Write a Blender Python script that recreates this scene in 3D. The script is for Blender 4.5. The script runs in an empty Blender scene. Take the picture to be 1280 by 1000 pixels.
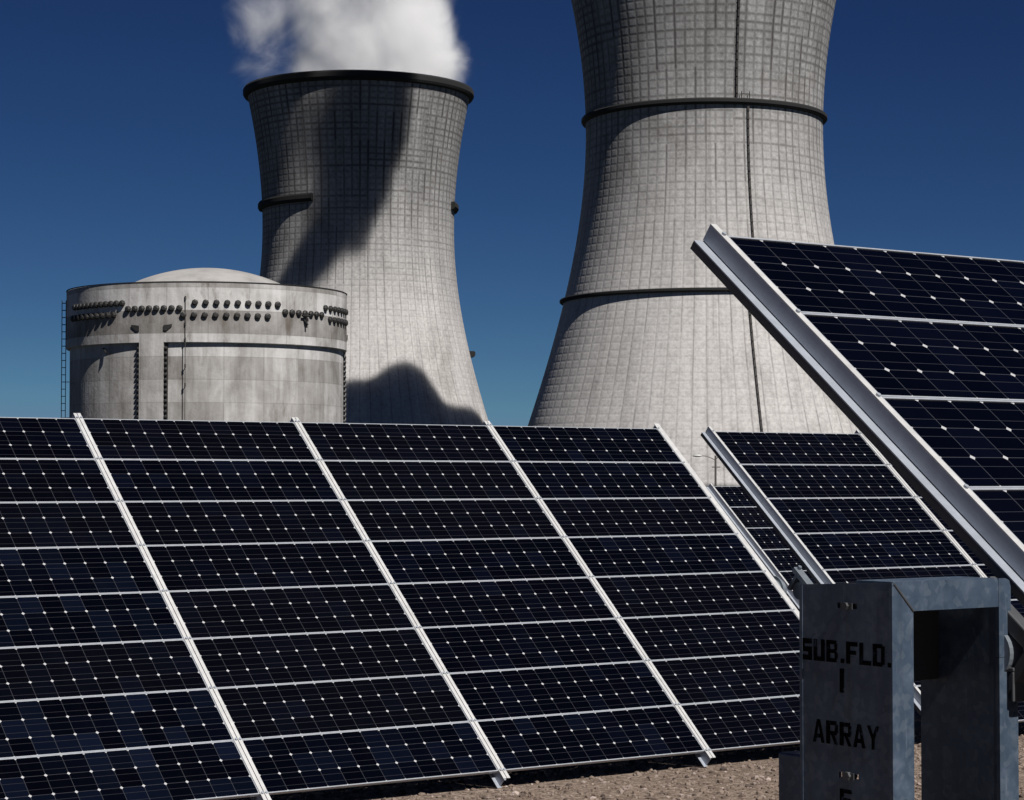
import bpy, bmesh, math, random
from mathutils import Vector, Matrix, noise
random.seed(7)
sc = bpy.context.scene
col = sc.collection
R_ = math.radians

# ------------------------------------------------------------------ camera
EYE = 2.14                                   # eye height above the plant's ground
YAW, PITCH = 0.93857512, 0.03570807
FOC = 2753.3
fh = Vector((math.cos(YAW), math.sin(YAW), 0))       # horizontal view direction
rh = Vector((math.sin(YAW), -math.cos(YAW), 0))      # to the right of it
upv = Vector((0, 0, 1))
cam_d = bpy.data.cameras.new('camera')
cam_d.sensor_width = 36
cam_d.lens = 36 * FOC / 1280
cam_d.clip_start = 0.1
cam_d.clip_end = 20000
cam = bpy.data.objects.new('camera', cam_d)
col.objects.link(cam)
Fv = fh * math.cos(PITCH) + upv * math.sin(PITCH)
Uv = -fh * math.sin(PITCH) + upv * math.cos(PITCH)
m3 = Matrix((rh, Uv, -Fv)).transposed()
cam.matrix_world = Matrix.Translation((0, 0, EYE)) @ m3.to_4x4()
sc.camera = cam

# ------------------------------------------------------------------ light
SUN = Vector((-0.018, -0.66, 0.75)).normalized()
EL = math.asin(SUN.z)
w = bpy.data.worlds.new('World')
sc.world = w
w.use_nodes = True
nt = w.node_tree
sky = nt.nodes.new('ShaderNodeTexSky')
sky.sky_type = 'NISHITA'
sky.sun_disc = False
sky.sun_elevation = EL
sky.sun_rotation = math.atan2(SUN.x, SUN.y)
sky.altitude = 0
sky.air_density = 0.4
sky.dust_density = 0.1
sky.ozone_density = 5.0
bg = nt.nodes['Background']
bg.inputs['Strength'].default_value = 0.05
# the photograph's slide film and filter deepen the blue: a tone curve per channel on the sky's own light
sp = nt.nodes.new('ShaderNodeSeparateColor')
cb = nt.nodes.new('ShaderNodeCombineColor')
nt.links.new(sky.outputs[0], sp.inputs[0])
EXPO = 0.35
for ch, gain, gam in ((0, 1.41, 1.55), (1, 1.40, 1.5), (2, 0.88, 1.2)):
    pw = nt.nodes.new('ShaderNodeMath'); pw.operation = 'POWER'
    mu = nt.nodes.new('ShaderNodeMath'); mu.operation = 'MULTIPLY'
    nt.links.new(sp.outputs[ch], pw.inputs[0])
    pw.inputs[1].default_value = gam
    nt.links.new(pw.outputs[0], mu.inputs[0])
    mu.inputs[1].default_value = gain * 0.05 ** (gam - 1) * 2 ** -EXPO
    mn = nt.nodes.new('ShaderNodeMath'); mn.operation = 'MINIMUM'
    nt.links.new(mu.outputs[0], mn.inputs[0])
    mn.inputs[1].default_value = (1.8, 3.4, 5.2)[ch]
    nt.links.new(mn.outputs[0], cb.inputs[ch])
nt.links.new(cb.outputs[0], bg.inputs['Color'])
sd = bpy.data.lights.new('sun', 'SUN')
sd.energy = 4.6
sd.angle = R_(0.5)
sd.color = (1.0, 0.965, 0.92)
so = bpy.data.objects.new('sun', sd)
so.rotation_euler = SUN.to_track_quat('Z', 'Y').to_euler()
so.location = (0, -40, 60)
col.objects.link(so)
sc.view_settings.view_transform = 'Standard'
sc.view_settings.look = 'None'
sc.view_settings.exposure = EXPO
sc.view_settings.gamma = 1.0
sc.render.engine = 'CYCLES'
sc.cycles.volume_bounces = 40
sc.cycles.max_bounces = 44
sc.cycles.diffuse_bounces = 4
sc.cycles.glossy_bounces = 4
sc.cycles.volume_step_rate = 0.3
sc.cycles.volume_max_steps = 1024
sc.cycles.filter_width = 1.5


# ------------------------------------------------------------------ helpers
def tag(o, label=None, cat=None, group=None, kind=None):
    if label: o['label'] = label
    if cat: o['category'] = cat
    if group: o['group'] = group
    if kind: o['kind'] = kind
    return o


def empty(name, loc, rot=(0, 0, 0)):
    o = bpy.data.objects.new(name, None)
    o.location = loc
    o.rotation_euler = rot
    o.empty_display_size = 0.2
    col.objects.link(o)
    return o


def link(name, me, mat=None, parent=None, loc=(0, 0, 0)):
    o = bpy.data.objects.new(name, me)
    if mat and not me.materials: me.materials.append(mat)
    o.location = loc
    col.objects.link(o)
    if parent: o.parent = parent
    return o


def bm_obj(name, bm, mat, parent=None, smooth=False, loc=(0, 0, 0)):
    bmesh.ops.recalc_face_normals(bm, faces=bm.faces)
    me = bpy.data.meshes.new(name)
    bm.to_mesh(me)
    bm.free()
    if smooth:
        for p in me.polygons: p.use_smooth = True
    return link(name, me, mat, parent, loc)


def box(bm, x0, x1, y0, y1, z0, z1, bevel=0.0):
    vs = [bm.verts.new((x, y, z)) for x in (x0, x1) for y in (y0, y1) for z in (z0, z1)]
    fs = [bm.faces.new([vs[i] for i in f]) for f in
          ((0, 1, 3, 2), (4, 6, 7, 5), (0, 4, 5, 1), (2, 3, 7, 6), (0, 2, 6, 4), (1, 5, 7, 3))]
    if bevel:
        es = list({e for f in fs for e in f.edges})
        bmesh.ops.bevel(bm, geom=es, offset=bevel, segments=2, affect='EDGES', profile=0.5)


def tube(bm, p0, p1, r0, r1=None, seg=16, caps=True):
    p0, p1 = Vector(p0), Vector(p1)
    if r1 is None: r1 = r0
    q = (p1 - p0).to_track_quat('Z', 'Y')
    rings = []
    for p, r in ((p0, r0), (p1, r1)):
        rings.append([bm.verts.new(p + q @ Vector((r * math.cos(2 * math.pi * i / seg), r * math.sin(2 * math.pi * i / seg), 0)))
                      for i in range(seg)])
    for i in range(seg):
        j = (i + 1) % seg
        bm.faces.new((rings[0][i], rings[0][j], rings[1][j], rings[1][i]))
    if caps:
        bm.faces.new(rings[0][::-1])
        bm.faces.new(rings[1])


def lathe(bm, prof, seg, a0=0.0, a1=2 * math.pi, uvl=None, ur=1.0, closed_prof=False, flip=False):
    """revolve (r,z) profile; uv = (angle*ur, z)"""
    full = abs(a1 - a0 - 2 * math.pi) < 1e-6
    n = seg if full else seg + 1
    rows = []
    for r, z in prof:
        rows.append([bm.verts.new((r * math.cos(a0 + (a1 - a0) * i / seg), r * math.sin(a0 + (a1 - a0) * i / seg), z)) for i in range(n)])
    m = len(prof)
    for k in range(m if closed_prof else m - 1):
        k2 = (k + 1) % m
        for i in range(seg):
            j = (i + 1) % n
            f = bm.faces.new((rows[k][i], rows[k][j], rows[k2][j], rows[k2][i]))
            if uvl is not None:
                for lp, (ii, kk) in zip(f.loops, ((i, k), (i + 1, k), (i + 1, k2), (i, k2))):
                    lp[uvl].uv = ((a0 + (a1 - a0) * ii / seg) * ur, prof[kk][1])
    if closed_prof and not full:
        bm.faces.new([rows[k][0] for k in range(m)])
        bm.faces.new([rows[k][n - 1] for k in range(m)][::-1])


class N:
    """tiny node-tree writer"""
    def __init__(self, name):
        self.m = bpy.data.materials.new(name)
        self.m.use_nodes = True
        self.t = self.m.node_tree
        self.b = self.t.nodes.get('Principled BSDF')
        self.out = self.t.nodes.get('Material Output')

    def put(self, sock, v):
        if isinstance(v, bpy.types.NodeSocket): self.t.links.new(v, sock)
        elif isinstance(v, (tuple, list)) and len(v) == 3 and sock.type == 'RGBA': sock.default_value = (*v, 1)
        else: sock.default_value = v

    def math(self, op, a, b=None, c=None, clamp=False):
        n = self.t.nodes.new('ShaderNodeMath')
        n.operation = op
        n.use_clamp = clamp
        self.put(n.inputs[0], a)
        if b is not None: self.put(n.inputs[1], b)
        if c is not None: self.put(n.inputs[2], c)
        return n.outputs[0]

    def mix(self, f, a, b, mode='MIX'):
        n = self.t.nodes.new('ShaderNodeMix')
        n.data_type = 'RGBA'
        n.blend_type = mode
        self.put(n.inputs[0], f)
        self.put(n.inputs[6], a)
        self.put(n.inputs[7], b)
        return n.outputs[2]

    def noise(self, vec, scale, detail=4, rough=0.55, dist=0.0):
        n = self.t.nodes.new('ShaderNodeTexNoise')
        self.put(n.inputs['Vector'], vec)
        n.inputs['Scale'].default_value = scale
        n.inputs['Detail'].default_value = detail
        n.inputs['Roughness'].default_value = rough
        n.inputs['Distortion'].default_value = dist
        return n.outputs['Fac']

    def coord(self, k='Object'):
        return self.t.nodes.new('ShaderNodeTexCoord').outputs[k]

    def sep(self, v):
        n = self.t.nodes.new('ShaderNodeSeparateXYZ')
        self.put(n.inputs[0], v)
        return n.outputs

    def comb(self, x, y, z=0.0):
        n = self.t.nodes.new('ShaderNodeCombineXYZ')
        self.put(n.inputs[0], x); self.put(n.inputs[1], y); self.put(n.inputs[2], z)
        return n.outputs[0]

    def scale(self, v, s):
        n = self.t.nodes.new('ShaderNodeVectorMath')
        n.operation = 'MULTIPLY'
        self.put(n.inputs[0], v)
        n.inputs[1].default_value = s
        return n.outputs[0]

    def ramp(self, f, stops):
        n = self.t.nodes.new('ShaderNodeValToRGB')
        self.put(n.inputs[0], f)
        el = n.color_ramp.elements
        while len(el) < len(stops): el.new(0.5)
        for e, (p, c) in zip(el, stops):
            e.position = p
            e.color = (*c, 1) if isinstance(c, (tuple, list)) else (c, c, c, 1)
        return n.outputs[0]

    def smooth(self, v, a, b):
        n = self.t.nodes.new('ShaderNodeMapRange')
        n.interpolation_type = 'SMOOTHSTEP'
        self.put(n.inputs[0], v)
        n.inputs[1].default_value = a
        n.inputs[2].default_value = b
        return n.outputs[0]

    def white(self, v):
        n = self.t.nodes.new('ShaderNodeTexWhiteNoise')
        n.noise_dimensions = '3D'
        self.put(n.inputs['Vector'], v)
        return n.outputs['Value']

    def bump(self, h, strength, dist):
        n = self.t.nodes.new('ShaderNodeBump')
        n.inputs['Strength'].default_value = strength
        n.inputs['Distance'].default_value = dist
        self.put(n.inputs['Height'], h)
        self.t.links.new(n.outputs[0], self.b.inputs['Normal'])

    def set(self, **kw):
        for k, v in kw.items(): self.put(self.b.inputs[k.replace('_', ' ')], v)
        return self.m


# ------------------------------------------------------------------ materials
def mat_metal(name, base, metallic, rough, mott=0.12, scale=40):
    n = N(name)
    c = n.coord()
    f = n.noise(c, scale, 5, 0.6)
    f2 = n.noise(n.scale(c, (1, 1, 1)), scale * 0.12, 3)
    k = n.math('ADD', n.math('MULTIPLY', f, 0.6), n.math('MULTIPLY', f2, 0.4))
    lo = tuple(v * (1 - mott) for v in base)
    hi = tuple(min(1, v * (1 + mott)) for v in base)
    n.set(Base_Color=n.ramp(k, [(0.3, lo), (0.7, hi)]), Metallic=metallic,
          Roughness=n.math('ADD', n.math('MULTIPLY', f, 0.2), rough - 0.1))
    return n.m


M_RAIL = mat_metal('aluminium_rail', (0.34, 0.37, 0.42), 0.25, 0.42, 0.12, 30)
M_RAIL_LIT = mat_metal('lit_rail_top', (0.52, 0.52, 0.515), 0.2, 0.45, 0.14, 35)  # rail tops: brighter, less blue than the rail so they look sunlit
M_FRAME = mat_metal('module_frame_metal', (0.36, 0.385, 0.42), 0.25, 0.45, 0.10, 60)
M_TUBE = mat_metal('galvanised_tube', (0.22, 0.25, 0.28), 0.5, 0.4, 0.15, 25)
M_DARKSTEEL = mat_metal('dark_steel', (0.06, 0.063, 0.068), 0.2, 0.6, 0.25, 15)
M_BOLT = mat_metal('bolt_steel', (0.30, 0.30, 0.30), 0.7, 0.4, 0.2, 80)
M_RING = mat_metal('stained_ring_concrete', (0.009, 0.009, 0.009), 0.0, 0.9, 0.35, 0.4)
M_LADDER = mat_metal('ladder_steel', (0.055, 0.05, 0.047), 0.1, 0.8, 0.3, 0.6)
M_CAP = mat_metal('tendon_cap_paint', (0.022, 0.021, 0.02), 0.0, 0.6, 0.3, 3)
def mat_paint():
    n = N('worn_black_stencil_paint')
    c = n.coord()
    wear = n.smooth(n.noise(n.scale(c, (1, 1, 0.6)), 90, 6, 0.7), 0.56, 0.68)
    n.set(Base_Color=n.mix(n.math('MULTIPLY', wear, 0.7), (0.0012, 0.0012, 0.0012), (0.040, 0.060, 0.092)), Roughness=0.75)
    return n.m


M_PAINT = mat_paint()
M_PAINT.node_tree.nodes['Principled BSDF'].inputs['Specular IOR Level'].default_value = 0.05
M_LAMP = mat_metal('lamp_grey_paint', (0.10, 0.09, 0.08), 0.1, 0.5, 0.2, 2)
M_LAMPHEAD = mat_metal('lamp_head_paint', (0.45, 0.45, 0.43), 0.1, 0.5, 0.1, 2)


def mat_post():
    n = N('weathered_galvanised_steel')
    c = n.coord()
    a = n.noise(c, 28, 6, 0.65)
    b = n.noise(n.scale(c, (1, 1, 0.25)), 12, 4, 0.6)
    k = n.math('ADD', n.math('MULTIPLY', a, 0.5), n.math('MULTIPLY', b, 0.5))
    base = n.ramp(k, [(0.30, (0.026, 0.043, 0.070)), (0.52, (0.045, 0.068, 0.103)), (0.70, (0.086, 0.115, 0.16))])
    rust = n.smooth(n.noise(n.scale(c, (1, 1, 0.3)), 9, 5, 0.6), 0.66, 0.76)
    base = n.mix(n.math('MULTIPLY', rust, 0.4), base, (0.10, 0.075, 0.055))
    spang = n.t.nodes.new('ShaderNodeTexVoronoi')
    n.put(spang.inputs['Vector'], c)
    spang.inputs['Scale'].default_value = 75
    sv = n.sep(spang.outputs['Color'])[0]
    base = n.mix(n.math('MULTIPLY', n.smooth(sv, 0.45, 1.0), 0.22), base, (0.15, 0.18, 0.215))
    scr = n.noise(n.scale(c, (1, 1, 0.06)), 160, 3, 0.6)
    base = n.mix(n.math('MULTIPLY', n.smooth(scr, 0.64, 0.72), 0.35), base, (0.16, 0.185, 0.22))
    run = n.noise(n.scale(c, (1, 1, 0.05)), 34, 5, 0.7)
    base = n.mix(n.math('MULTIPLY', n.smooth(run, 0.55, 0.75), 0.45), base, (0.030, 0.036, 0.045))
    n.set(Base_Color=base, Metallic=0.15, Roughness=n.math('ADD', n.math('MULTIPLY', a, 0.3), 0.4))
    n.bump(a, 0.15, 0.002)
    return n.m


M_POST = mat_post()


def mat_cells():
    n = N('solar_cells_under_glass')
    uv = n.sep(n.coord('UV'))
    u, v = uv[0], uv[1]
    fu, fv = n.math('FRACT', u), n.math('FRACT', v)
    du = n.math('MINIMUM', fu, n.math('SUBTRACT', 1.0, fu))
    dv = n.math('MINIMUM', fv, n.math('SUBTRACT', 1.0, fv))
    oi = n.t.nodes.new('ShaderNodeObjectInfo')
    rnd = oi.outputs['Random']
    # per-cell tint
    cell = n.comb(n.math('FLOOR', u), n.math('FLOOR', v), n.math('MULTIPLY', rnd, 531.0))
    h = n.white(cell)
    base = n.mix(n.smooth(h, 0.5, 1.0), (0.0006, 0.0008, 0.0019), (0.0013, 0.0018, 0.0048))
    tint = n.math('SUBTRACT', 1.0, n.sep(oi.outputs['Color'])[0])        # amount of bluer cells, set per module
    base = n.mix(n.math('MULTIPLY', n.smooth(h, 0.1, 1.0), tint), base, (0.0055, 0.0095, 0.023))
    base = n.mix(n.math('MULTIPLY', n.smooth(h, 0.93, 0.99), 0.08), base, (0.006, 0.011, 0.026))
    modv = n.smooth(n.white(n.comb(rnd, rnd, 3.3)), 0.2, 1.0)
    base = n.mix(n.math('MULTIPLY', modv, 0.5), base, (0.002, 0.002, 0.0028))
    # bus bars and grid of gaps
    bus = n.math('LESS_THAN', n.math('ABSOLUTE', n.math('SUBTRACT', n.math('ABSOLUTE', n.math('SUBTRACT', fv, 0.5)), 0.2)), 0.009)
    gv = n.math('LESS_THAN', dv, 0.010)
    gu = n.math('LESS_THAN', du, 0.011)
    base = n.mix(bus, base, (0.024, 0.025, 0.031))
    base = n.mix(n.math('MAXIMUM', gv, gu), base, (0.038, 0.040, 0.048))
    dia = n.math('LESS_THAN', n.math('ADD', du, dv), 0.080)
    inside = n.math('MULTIPLY',
                    n.math('LESS_THAN', n.math('ABSOLUTE', n.math('SUBTRACT', u, 6.0)), 6.0),
                    n.math('LESS_THAN', n.math('ABSOLUTE', n.math('SUBTRACT', v, 1.5)), 1.5))
    white = n.math('MAXIMUM', dia, n.math('SUBTRACT', 1.0, inside))
    base = n.mix(white, base, (0.42, 0.42, 0.43))
    # thin dust
    o = n.coord('Object')
    dust = n.noise(n.scale(o, (1, 0.35, 1)), 9, 5, 0.65)
    base = n.mix(n.math('MULTIPLY', n.smooth(dust, 0.45, 0.8), 0.002), base, (0.35, 0.31, 0.27))
    n.set(Base_Color=base, Roughness=n.math('ADD', 0.05, n.math('MULTIPLY', dust, 0.10)), IOR=1.38)
    # panes are never perfectly flat
    n.bump(n.noise(n.comb(u, v, n.math('MULTIPLY', rnd, 40.0)), 0.35, 2), 0.05, 0.02)
    return n.m


M_CELL = mat_cells()


def mat_tower(name, zsplit, top, seedv, low=(0.455, 0.437, 0.424)):
    """lift-formed concrete shell: 80 formwork bays round, 1.9 m lifts"""
    n = N(name)
    uv = n.sep(n.coord('UV'))
    u, z = uv[0], uv[1]                     # u counts bays, z is metres
    v = n.math('DIVIDE', z, 1.9)
    o = n.coord('Object')
    wob = n.math('MULTIPLY', n.math('SUBTRACT', n.noise(o, 0.16, 3), 0.5), 0.10)
    fu = n.math('FRACT', n.math('ADD', u, wob))
    fv = n.math('FRACT', n.math('ADD', v, wob))
    du = n.math('MINIMUM', fu, n.math('SUBTRACT', 1.0, fu))
    dv = n.math('MINIMUM', fv, n.math('SUBTRACT', 1.0, fv))
    hgt = n.smooth(z, zsplit - 45, top - 20)      # weathering grows towards the rim
    ang = n.comb(u, n.math('MULTIPLY', z, 0.035), seedv)
    streak = n.noise(ang, 0.9, 6, 0.65)
    patch = n.noise(n.scale(o, (1, 1, 0.55)), 0.05, 7, 0.68, 0.5)
    # line strength differs from bay to bay and lift to lift
    bu = n.white(n.comb(n.math('ROUND', u), seedv, n.math('FLOOR', n.math('MULTIPLY', v, 0.21))))
    bv = n.white(n.comb(n.math('ROUND', v), seedv + 3.1, n.math('FLOOR', n.math('MULTIPLY', u, 0.13))))
    cellv = n.white(n.comb(n.math('FLOOR', u), n.math('FLOOR', v), seedv))
    wv = n.math('ADD', 0.10, n.math('MULTIPLY', hgt, 0.15))
    wh = n.math('ADD', 0.14, n.math('MULTIPLY', hgt, 0.22))
    vert = n.math('MULTIPLY', n.smooth(n.math('DIVIDE', du, wv), 1.0, 0.0), n.math('ADD', 0.35, n.math('MULTIPLY', bu, 0.65)))
    horz = n.math('MULTIPLY', n.smooth(n.math('DIVIDE', dv, wh), 1.0, 0.0), n.math('ADD', 0.25, n.math('MULTIPLY', bv, 0.75)))
    vs = n.math('ADD', 0.46, n.math('MULTIPLY', hgt, 0.44))
    hs = n.math('ADD', 0.10, n.math('MULTIPLY', hgt, 0.60))
    line = n.math('MAXIMUM', n.math('MULTIPLY', vert, vs), n.math('MULTIPLY', horz, hs))
    tone = n.math('ADD', n.math('ADD', n.math('MULTIPLY', streak, 0.42), n.math('MULTIPLY', patch, 0.42)),
                  n.math('MULTIPLY', n.noise(n.comb(n.math('MULTIPLY', u, 3.0), n.math('MULTIPLY', z, 1.1), seedv), 1.0, 3, 0.7), 0.16))
    clean = n.ramp(tone, [(0.28, tuple(c * 0.62 for c in low)), (0.5, low), (0.70, tuple(c * 1.18 for c in low))])
    grey = n.ramp(tone, [(0.32, (0.10, 0.103, 0.105)), (0.5, (0.225, 0.227, 0.228)), (0.66, (0.37, 0.37, 0.37))])
    base = n.mix(n.math('MULTIPLY', hgt, 0.9), clean, grey)
    run = n.smooth(n.noise(n.comb(n.math('MULTIPLY', u, 2.3), n.math('MULTIPLY', z, 0.02), seedv + 9), 0.8, 5, 0.7), 0.58, 0.78)
    base = n.mix(n.math('MULTIPLY', run, 0.45), base, (0.10, 0.09, 0.082))
    smudge = n.smooth(n.noise(n.scale(o, (1, 1, 0.8)), 0.028, 6, 0.7, 0.8), 0.50, 0.68)
    base = n.mix(n.math('MULTIPLY', smudge, 0.50), base, (0.15, 0.138, 0.125))
    grit = n.noise(o, 1.1, 4, 0.75)
    base = n.mix(n.math('MULTIPLY', n.smooth(grit, 0.42, 0.70), 0.30), base, (0.12, 0.112, 0.104))
    base = n.mix(n.math('MULTIPLY', n.smooth(grit, 0.52, 0.30), 0.22), base, (0.62, 0.61, 0.59))
    drip = n.noise(n.comb(n.math('MULTIPLY', u, 1.3), n.math('MULTIPLY', z, 0.006), seedv + 21), 1.0, 6, 0.75)
    base = n.mix(n.math('MULTIPLY', n.smooth(drip, 0.50, 0.72), n.math('ADD', 0.22, n.math('MULTIPLY', hgt, 0.36))), base, (0.07, 0.064, 0.06))
    base = n.mix(line, base, (0.035, 0.03, 0.028))
    n.set(Base_Color=base, Roughness=0.92)
    n.b.inputs['Specular IOR Level'].default_value = 0.2
    pillow = n.math('MULTIPLY', n.smooth(du, 0.0, 0.22), n.smooth(dv, 0.0, 0.25))
    n.bump(n.math('ADD', pillow, n.math('MULTIPLY', n.noise(o, 1.2, 4), 0.5)), 0.25, 0.12)
    return n.m


def mat_containment(name, dirt):
    n = N(name)
    uv = n.sep(n.coord('UV'))
    u, z = uv[0], uv[1]                     # u = metres round the wall
    o = n.coord('Object')
    band = n.math('FLOOR', n.math('DIVIDE', z, 3.05))
    bay = n.math('FLOOR', n.math('DIVIDE', u, 5.5))
    t1 = n.white(n.comb(band, 2.0, 1.0))
    t2 = n.white(n.comb(bay, band, 5.0))
    streak = n.noise(n.comb(u, n.math('MULTIPLY', z, 0.13), 0.0), 0.55, 7, 0.68)
    patch = n.noise(o, 0.16, 6, 0.65, 0.6)
    tone = n.math('ADD', n.math('ADD', n.math('MULTIPLY', streak, 0.34), n.math('MULTIPLY', patch, 0.34)),
                  n.math('ADD', n.math('MULTIPLY', t1, 0.24), n.math('MULTIPLY', t2, 0.08)))
    base = n.ramp(tone, [(0.34, (0.14, 0.127, 0.114)), (0.48, (0.325, 0.312, 0.30)), (0.61, (0.55, 0.54, 0.53))])
    stain = n.smooth(n.noise(n.comb(n.math('MULTIPLY', u, 0.5), n.math('MULTIPLY', z, 0.16), 4.0), 0.8, 6, 0.7), 0.52, 0.70)
    base = n.mix(n.math('MULTIPLY', stain, dirt), base, (0.115, 0.095, 0.078))
    fz = n.math('FRACT', n.math('DIVIDE', z, 3.05))
    dz = n.math('MINIMUM', fz, n.math('SUBTRACT', 1.0, fz))
    fx = n.math('FRACT', n.math('DIVIDE', u, 5.5))
    dx = n.math('MINIMUM', fx, n.math('SUBTRACT', 1.0, fx))
    ln = n.math('MAXIMUM', n.math('MULTIPLY', n.smooth(dz, 0.035, 0.0), 0.30), n.math('MULTIPLY', n.smooth(dx, 0.02, 0.0), 0.35))
    base = n.mix(ln, base, (0.10, 0.09, 0.085))
    n.set(Base_Color=base, Roughness=0.9)
    n.b.inputs['Specular IOR Level'].default_value = 0.25
    n.bump(n.noise(o, 2.0, 5), 0.25, 0.12)
    return n.m


M_CWALL = mat_containment('containment_concrete', 0.45)
M_CRING = mat_containment('ring_beam_concrete', 0.75)


def mat_dome():
    n = N('dome_concrete')
    o = n.coord()
    f = n.noise(o, 0.2, 6, 0.65)
    n.set(Base_Color=n.ramp(f, [(0.3, (0.22, 0.212, 0.205)), (0.6, (0.33, 0.32, 0.31))]), Roughness=0.9)
    return n.m


M_DOME = mat_dome()


def mat_ground():
    n = N('gravelly_soil')
    o = n.coord()
    big = n.noise(o, 0.9, 5, 0.6)
    fine = n.noise(o, 60, 6, 0.7)
    vor = n.t.nodes.new('ShaderNodeTexVoronoi')
    n.put(vor.inputs['Vector'], o)
    vor.inputs['Scale'].default_value = 48
    vc = n.sep(vor.outputs['Color'])[0]
    vd = vor.outputs['Distance']
    k = n.math('ADD', n.math('ADD', n.math('MULTIPLY', vc, 0.42), n.math('MULTIPLY', fine, 0.38)), n.math('MULTIPLY', big, 0.2))
    base = n.ramp(k, [(0.22, (0.084, 0.060, 0.046)), (0.48, (0.175, 0.131, 0.103)), (0.72, (0.30, 0.238, 0.192))])
    # unseen ground beyond the gravel pad, darkened to bounce less light onto the towers
    dist = n.t.nodes.new('ShaderNodeVectorMath')
    dist.operation = 'LENGTH'
    n.put(dist.inputs[0], o)
    far = n.smooth(n.math('ADD', dist.outputs['Value'], n.math('MULTIPLY', big, 12.0)), 30.0, 42.0)
    far_dark = n.ramp(n.noise(o, 0.05, 6, 0.65), [(0.35, (0.018, 0.020, 0.015)), (0.65, (0.035, 0.035, 0.028))])
    base = n.mix(far, base, far_dark)
    n.set(Base_Color=base, Roughness=0.95)
    n.b.inputs['Specular IOR Level'].default_value = 0.15
    n.bump(n.math('ADD', n.math('MULTIPLY', vd, -0.8), n.math('MULTIPLY', fine, 0.7)), 0.9, 0.012)
    return n.m


M_GROUND = mat_ground()


def mat_stone():
    n = N('gravel_stones')
    at = n.t.nodes.new('ShaderNodeAttribute')
    at.attribute_name = 'tint'
    c = n.ramp(at.outputs['Fac'], [(0.0, (0.06, 0.042, 0.034)), (0.3, (0.138, 0.10, 0.077)), (0.55, (0.19, 0.145, 0.113)),
                                   (0.8, (0.24, 0.19, 0.165)), (1.0, (0.42, 0.34, 0.30))])
    n.set(Base_Color=c, Roughness=0.85)
    return n.m


M_STONE = mat_stone()


# ------------------------------------------------------------------ ground
def ground_z(y):
    """the field falls gently away from the camera, then levels at the plant"""
    yy = min(max(y, -12.0), 22.0)
    return EYE - 1.418 - 0.05 * (yy - 8.2) - (0.02 if y > 22 else 0)


bm = bmesh.new()
ys = [-6000, -600, -60, -12] + [-12 + 2 * i for i in range(1, 18)] + [30, 60, 200, 800, 3000, 9000]
xs = [-9000, -900, -90, -20, 0, 5, 10, 15, 20, 40, 100, 900, 9000]
gv = [[bm.verts.new((x, y, ground_z(y))) for x in xs] for y in ys]
for j in range(len(ys) - 1):
    for i in range(len(xs) - 1):
        bm.faces.new((gv[j][i], gv[j][i + 1], gv[j + 1][i + 1], gv[j + 1][i]))
tag(bm_obj('ground', bm, M_GROUND), kind='structure')
GPLANT = ground_z(100)


# ------------------------------------------------------------------ solar arrays
CELL, RH, MW = 0.1005, 0.30837, 1.214
ROWS = 8
SLOPE = ROWS * RH

bm = bmesh.new()
uvl = bm.loops.layers.uv.new('UVMap')
mx, my = (MW - 12 * CELL) / 2, (RH - 3 * CELL) / 2
box(bm, 0.0004, MW - 0.0004, 0.0004, RH - 0.0004, -0.006, 0.0)
for f in bm.faces:
    for lp in f.loops:
        lp[uvl].uv = ((lp.vert.co.x - mx) / CELL, (lp.vert.co.y - my) / CELL)
bmesh.ops.recalc_face_normals(bm, faces=bm.faces)
ME_MODULE = bpy.data.meshes.new('solar_module')
bm.to_mesh(ME_MODULE)
bm.free()
ME_MODULE.materials.append(M_CELL)

bm = bmesh.new()
fw = 0.0055
box(bm, 0.0008, MW - 0.0008, 0.0006, fw, -0.012, 0.0025)
box(bm, 0.0008, MW - 0.0008, RH - fw, RH - 0.0006, -0.012, 0.0025)
box(bm, 0.0008, 0.0045, fw, RH - fw, -0.012, 0.002)
box(bm, MW - 0.0045, MW - 0.0008, fw, RH - fw, -0.012, 0.002)
bmesh.ops.recalc_face_normals(bm, faces=bm.faces)
ME_FRAME = bpy.data.meshes.new('module_frame')
bm.to_mesh(ME_FRAME)
bm.free()
ME_FRAME.materials.append(M_FRAME)


def side_rail(parent, x, s, ext=0.0):
    """hat shaped edge rail; s=-1 left edge, +1 right edge; x = module edge"""
    bm = bmesh.new()
    y0, y1 = -0.045, SLOPE + 0.045

    def b(a, c, z0, z1, ya=y0, yb=y1, bev=0.0):        # writes into the current bm
        xa, xb = x + s * a, x + s * c
        box(bm, min(xa, xb), max(xa, xb), ya, yb, z0, z1, bev)
    b(0.0143, 0.0173, -0.040, 0.0006)
    b(0.0143, 0.0425 + 2 * ext, -0.0462, -0.0432)
    for k in range(ROWS + 1):                          # a bolt head at each module joint
        y = k * RH
        tube(bm, (x + s * 0.009, y, 0.0039), (x + s * 0.009, y, 0.009), 0.0055, seg=6)
    rl = bm_obj('rail', bm, M_RAIL, parent)
    bm = bmesh.new()
    b(0.0004, 0.0175 + ext, 0.0008, 0.0038)
    bm_obj('cap', bm, M_RAIL_LIT, rl)
    bm = bmesh.new()
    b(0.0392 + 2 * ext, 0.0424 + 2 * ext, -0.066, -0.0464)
    bm_obj('shaded_lip', bm, M_DARKSTEEL, rl)  # lower lip of the rail, its shade put in as near-black metal
    bm = bmesh.new()
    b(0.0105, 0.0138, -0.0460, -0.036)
    bm_obj('groove_shade', bm, M_DARKSTEEL, rl)  # dark bar behind the groove, standing in for the shade inside it
    return rl


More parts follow.
